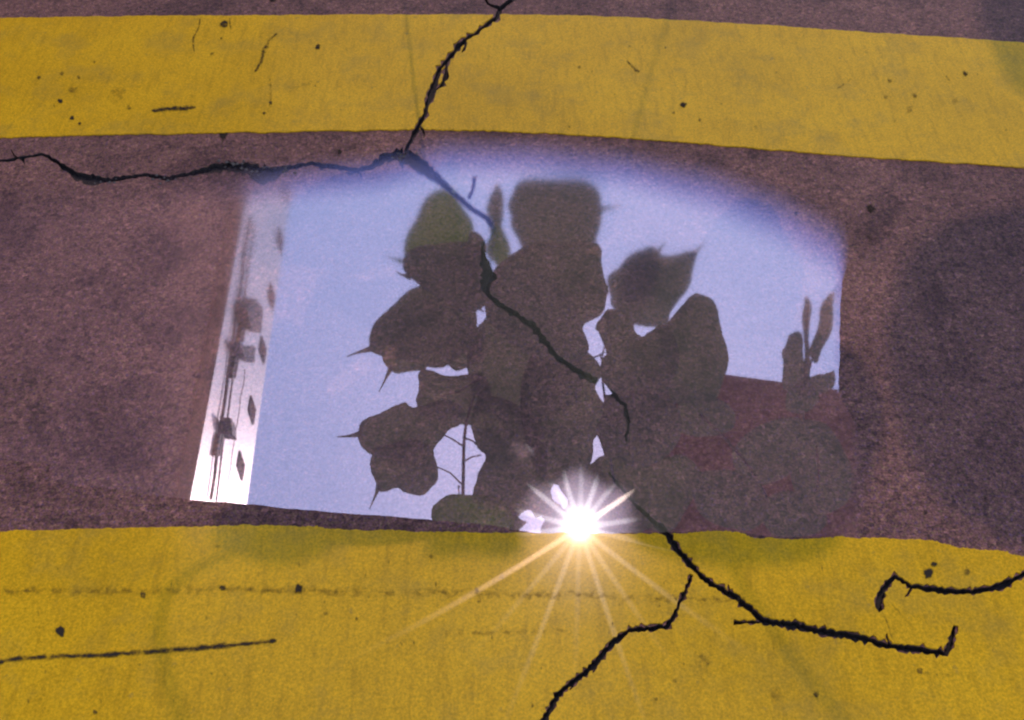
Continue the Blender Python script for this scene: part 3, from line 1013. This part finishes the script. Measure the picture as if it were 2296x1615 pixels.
MAIN = [   # outline, depth, drip tip, light?
    ([(1000, 424), (965, 440), (935, 480), (915, 530), (905, 580), (912, 615), (935, 632), (990, 640), (1050, 610), (1068, 560), (1060, 510), (1042, 468), (1022, 436)], 4.7, [(912, 588), (866, 574)], 1),
    ([(905, 592), (920, 565), (960, 550), (1020, 545), (1080, 560), (1106, 610), (1100, 680), (1040, 700), (980, 672), (936, 634), (914, 620)], 1.95, [(922, 622), (888, 611)], 0),
    ([(935, 646), (970, 640), (1040, 650), (1070, 700), (1068, 745), (1050, 790), (990, 822), (930, 818), (880, 806), (845, 795), (824, 786), (830, 755), (850, 715), (890, 675)], 2.25, [(834, 783), (806, 791), (778, 801)], 0),
    ([(960, 700), (1040, 720), (1085, 745), (1085, 800), (1030, 830), (990, 815), (962, 818), (945, 832), (905, 838), (872, 828), (860, 800), (880, 760)], 2.38, [(878, 824), (866, 848), (850, 880)], 0),
    ([(945, 835), (966, 829), (1010, 848), (1080, 840), (1110, 900), (1080, 945), (1035, 952), (990, 952), (945, 930), (932, 908), (940, 880), (936, 855)], 2.30, None, 0),
    ([(868, 918), (905, 907), (932, 912), (990, 900), (1040, 915), (1034, 950), (1004, 972), (985, 986), (965, 1025), (920, 1045), (870, 1032), (835, 1020), (811, 1000), (800, 977), (812, 950), (838, 934)], 2.22, [(810, 974), (782, 979), (756, 981)], 0),
    ([(838, 1012), (875, 994), (925, 988), (960, 998), (976, 1022), (980, 1058), (974, 1090), (950, 1111), (915, 1105), (888, 1098), (862, 1101), (845, 1097), (834, 1058)], 2.15, [(850, 1090), (842, 1112), (829, 1142)], 0),
    ([(968, 1176), (972, 1140), (990, 1117), (1030, 1112), (1090, 1110), (1130, 1128), (1150, 1170), (1100, 1205), (1000, 1205)], 2.10, None, 1),
    ([(1052, 950), (1070, 996), (1086, 1024), (1079, 1050), (1068, 1074), (1062, 1112), (1100, 1140), (1150, 1132), (1200, 1100), (1230, 1040), (1210, 960), (1140, 900), (1070, 900)], 2.20, None, 0),
    ([(1080, 722), (1130, 690), (1220, 700), (1290, 760), (1310, 840), (1290, 920), (1210, 960), (1120, 950), (1060, 880), (1050, 790)], 2.33, None, 0),
    ([(1200, 780), (1280, 790), (1322, 790), (1348, 842), (1337, 872), (1357, 920), (1356, 950), (1330, 985), (1332, 1024), (1290, 1080), (1220, 1080), (1180, 1000), (1170, 880)], 2.26, None, 0),
    ([(1106, 610), (1165, 562), (1240, 545), (1335, 548), (1352, 600), (1360, 650), (1362, 675), (1345, 705), (1310, 735), (1318, 782), (1280, 812), (1180, 795), (1110, 735), (1084, 690)], 1.95, None, 0),
    ([(1146, 490), (1142, 450), (1158, 415), (1205, 403), (1260, 401), (1320, 411), (1345, 438), (1350, 470), (1340, 520), (1325, 570), (1250, 600), (1180, 570), (1155, 530)], 4.7, [(1342, 469), (1395, 461)], 0),
    ([(1113, 417), (1130, 450), (1128, 490), (1110, 522), (1098, 515), (1092, 480), (1100, 440)], 4.7, None, 0),
    ([(1118, 505), (1136, 530), (1142, 565), (1126, 600), (1104, 590), (1092, 560), (1100, 530)], 4.6, None, 1),
    ([(1060, 520), (1085, 545), (1092, 590), (1085, 650), (1065, 660), (1045, 600)], 2.0, None, 0),
    ([(1363, 628), (1385, 600), (1410, 576), (1450, 562), (1500, 572), (1557, 567), (1557, 600), (1540, 650), (1508, 698), (1494, 728), (1470, 735), (1400, 718), (1376, 692), (1366, 664)], 5.4, [(1548, 575), (1583, 542)], 0),
    ([(1400, 592), (1450, 560), (1474, 562), (1482, 600), (1450, 680), (1390, 680)], 5.5, [(1468, 570), (1493, 542)], 0),
    ([(1497, 727), (1530, 684), (1565, 658), (1595, 674), (1616, 725), (1630, 790), (1626, 850), (1605, 890), (1560, 910), (1500, 900), (1470, 840), (1475, 770)], 2.1, None, 0),
    ([(1336, 736), (1352, 706), (1382, 696), (1418, 714), (1427, 748), (1441, 754), (1455, 751), (1464, 736), (1498, 735), (1520, 800), (1500, 880), (1440, 920), (1390, 910), (1367, 882), (1350, 842), (1345, 814), (1362, 788)], 1.95, None, 0),
    ([(1366, 884), (1420, 880), (1500, 890), (1530, 950), (1500, 1020), (1430, 1050), (1384, 1034), (1356, 1019), (1341, 988), (1342, 950), (1352, 917)], 1.9, None, 0),
    ([(1332, 1034), (1400, 1026), (1470, 1050), (1500, 1110), (1460, 1180), (1410, 1185), (1372, 1150), (1345, 1110)], 4.3, None, 0),
    ([(1150, 1090), (1220, 1070), (1300, 1060), (1340, 1040), (1360, 1100), (1346, 1146), (1324, 1158), (1300, 1150), (1280, 1158), (1266, 1146), (1270, 1120), (1250, 1082), (1234, 1100), (1246, 1128), (1226, 1152), (1204, 1160), (1186, 1146), (1164, 1158), (1130, 1165), (1092, 1142)], 4.4, None, 0),
    ([(1218, 1150), (1235, 1125), (1260, 1138), (1272, 1160), (1266, 1186), (1262, 1198), (1240, 1202), (1216, 1198), (1216, 1180), (1220, 1164)], 4.5, None, 0),
    ([(1328, 1156), (1380, 1110), (1430, 1150), (1440, 1196), (1390, 1202), (1338, 1200), (1332, 1182)], 4.6, None, 0),
    ([(1092, 1152), (1140, 1140), (1166, 1160), (1180, 1172), (1166, 1190), (1120, 1204), (1085, 1192)], 4.3, None, 0),
]
TRAIL = [
    ([(1530, 880), (1600, 895), (1650, 925), (1640, 965), (1590, 978), (1520, 960)], 7.4),
    ([(1650, 1000), (1720, 945), (1790, 940), (1800, 1000), (1760, 1070), (1700, 1090), (1650, 1060)], 7.2),
    ([(1790, 950), (1860, 962), (1908, 1040), (1904, 1120), (1850, 1150), (1790, 1120), (1775, 1040)], 7.6),
    ([(1560, 1064), (1640, 1052), (1700, 1090), (1720, 1150), (1680, 1192), (1600, 1172), (1556, 1120)], 6.8),
    ([(1740, 1104), (1800, 1112), (1850, 1150), (1830, 1200), (1740, 1200), (1704, 1155)], 7.0),
    ([(1450, 1060), (1530, 1020), (1570, 1060), (1550, 1130), (1500, 1190), (1440, 1170)], 6.6),
]
SHOOT = [
    ([(1757, 775), (1775, 752), (1795, 748), (1803, 790), (1800, 860), (1760, 872), (1753, 820)], 8.50),
    ([(1803, 680), (1811, 670), (1818, 700), (1815, 780), (1812, 850), (1802, 850), (1801, 760)], 8.45),
    ([(1855, 665), (1868, 654), (1871, 690), (1862, 740), (1845, 790), (1826, 813), (1818, 790), (1830, 735), (1843, 690)], 8.48),
    ([(1790, 877), (1810, 852), (1850, 834), (1873, 834), (1868, 862), (1840, 884), (1800, 892)], 8.45),
    ([(1770, 872), (1815, 856), (1836, 890), (1800, 930), (1760, 912)], 8.50),
]


def petiole(parent, path, depths, r0, r1):
    p = [mirrored(x, y, d) for (x, y), d in zip(path, depths)]
    n = len(p)
    v, f = tube(p, [r0 + (r1 - r0) * i / (n - 1) for i in range(n)], 6)
    me = pydata("petiole", v, f); smooth(me)
    return link("petiole", me, M['stem'], parent)


def stem(name, parent, path, depths, r0, r1):
    pts = catmull([(x, y, d) for (x, y), d in zip(path, depths)], 6, False)
    p = [mirrored(x, y, d) for x, y, d in pts]
    n = len(p)
    v, f = tube(p, [r0 + (r1 - r0) * i / (n - 1) for i in range(n)], 8)
    me = pydata(name, v, f); smooth(me)
    return link(name, me, M['stem'], parent)


root1 = mirrored(2600, 1450, 4.6)
plant = empty("hanging_branch", root1)
tag(plant, "branch of large dark heart-shaped leaves with thin drip tips, mirrored in mid puddle", "branch")
stem("stem", plant, [(2600, 1450), (1600, 1450), (1250, 1400), (1060, 1240), (1040, 1175), (1039, 1060), (1044, 960), (1070, 860), (1090, 740), (1095, 620), (1110, 520)],
     [4.6, 4.6, 4.6, 4.2, 2.6, 2.28, 2.30, 2.36, 2.42, 3.2, 4.6], 0.0060, 0.0022)
stem("stem", plant, [(1600, 1450), (1420, 1260), (1372, 1050), (1356, 900), (1352, 790), (1400, 680)], [4.6, 4.2, 2.4, 2.32, 3.2, 5.3], 0.0042, 0.002)
spine = {0: (1090, 640), 1: (1092, 660)}
for i, (pts, d, tail, light) in enumerate(MAIN):
    me, c = leaf_mesh(pts, d, tail, random.uniform(-.05, .05), random.uniform(-.05, .05), 100 + i)
    link("leaf", me, M['leaf_light' if light else 'leaf'], plant)
for path in [[(1040, 1003), (1012, 985), (984, 972)], [(1040, 1092), (1010, 1062), (974, 1046)], [(1045, 985), (1060, 990), (1082, 1012)], [(1041, 1036), (1058, 1026), (1078, 1022)],
             [(1040, 1100), (1028, 1090), (1030, 1115)], [(1352, 795), (1335, 802), (1322, 808)], [(1354, 815), (1345, 800), (1356, 790)], [(1354, 905), (1362, 893), (1372, 888)],
             [(1086, 700), (1060, 690), (1020, 680)], [(1094, 620), (1140, 640), (1180, 650)], [(1076, 850), (1030, 880), (990, 890)], [(1088, 740), (1150, 780), (1200, 800)]]:
    petiole(plant, path, [2.28, 2.27, 2.25] if path[0][0] < 1300 and path[0][1] > 840 else [2.36, 2.36, 2.36], 0.0022, 0.0014)

trail = empty("trailing_plant", bal(0.6, 0.9, 0.80))
tag(trail, "dim cluster of rounded leaves hanging under the terracotta balcony, lower right of the puddle's reflection", "plant")
for i, (pts, d) in enumerate(TRAIL):
    me, c = leaf_mesh(pts, d, None, random.uniform(-.05, .05), random.uniform(-.05, .05), 300 + i)
    link("leaf", me, M['leaf'], trail)
stem("stem", trail, [(1800, 1300), (1760, 1210), (1700, 1080), (1640, 1000), (1570, 930)], [12.5, 8.5, 7.3, 7.2, 7.4], 0.016, 0.008)
stem("stem", trail, [(1760, 1210), (1830, 1100), (1830, 1000)], [8.5, 7.6, 7.6], 0.012, 0.008)

shoot = empty("hanging_shoot", bal(1.0, 0.05, 0.1))
tag(shoot, "small shoot with four slender leaves against the sky, right end of the puddle's reflection", "plant")
for i, (pts, d) in enumerate(SHOOT):
    me, c = leaf_mesh(pts, d, None, 0, 0, 400 + i)
    link("leaf", me, M['leaf'], shoot)
stem("stem", shoot, [(1800, 985), (1802, 915), (1808, 760), (1810, 690)], [13.0, 9.0, 8.5, 8.45], 0.014, 0.008)
stem("stem", shoot, [(1805, 890), (1815, 830), (1822, 800)], [8.5, 8.49, 8.48], 0.010, 0.007)
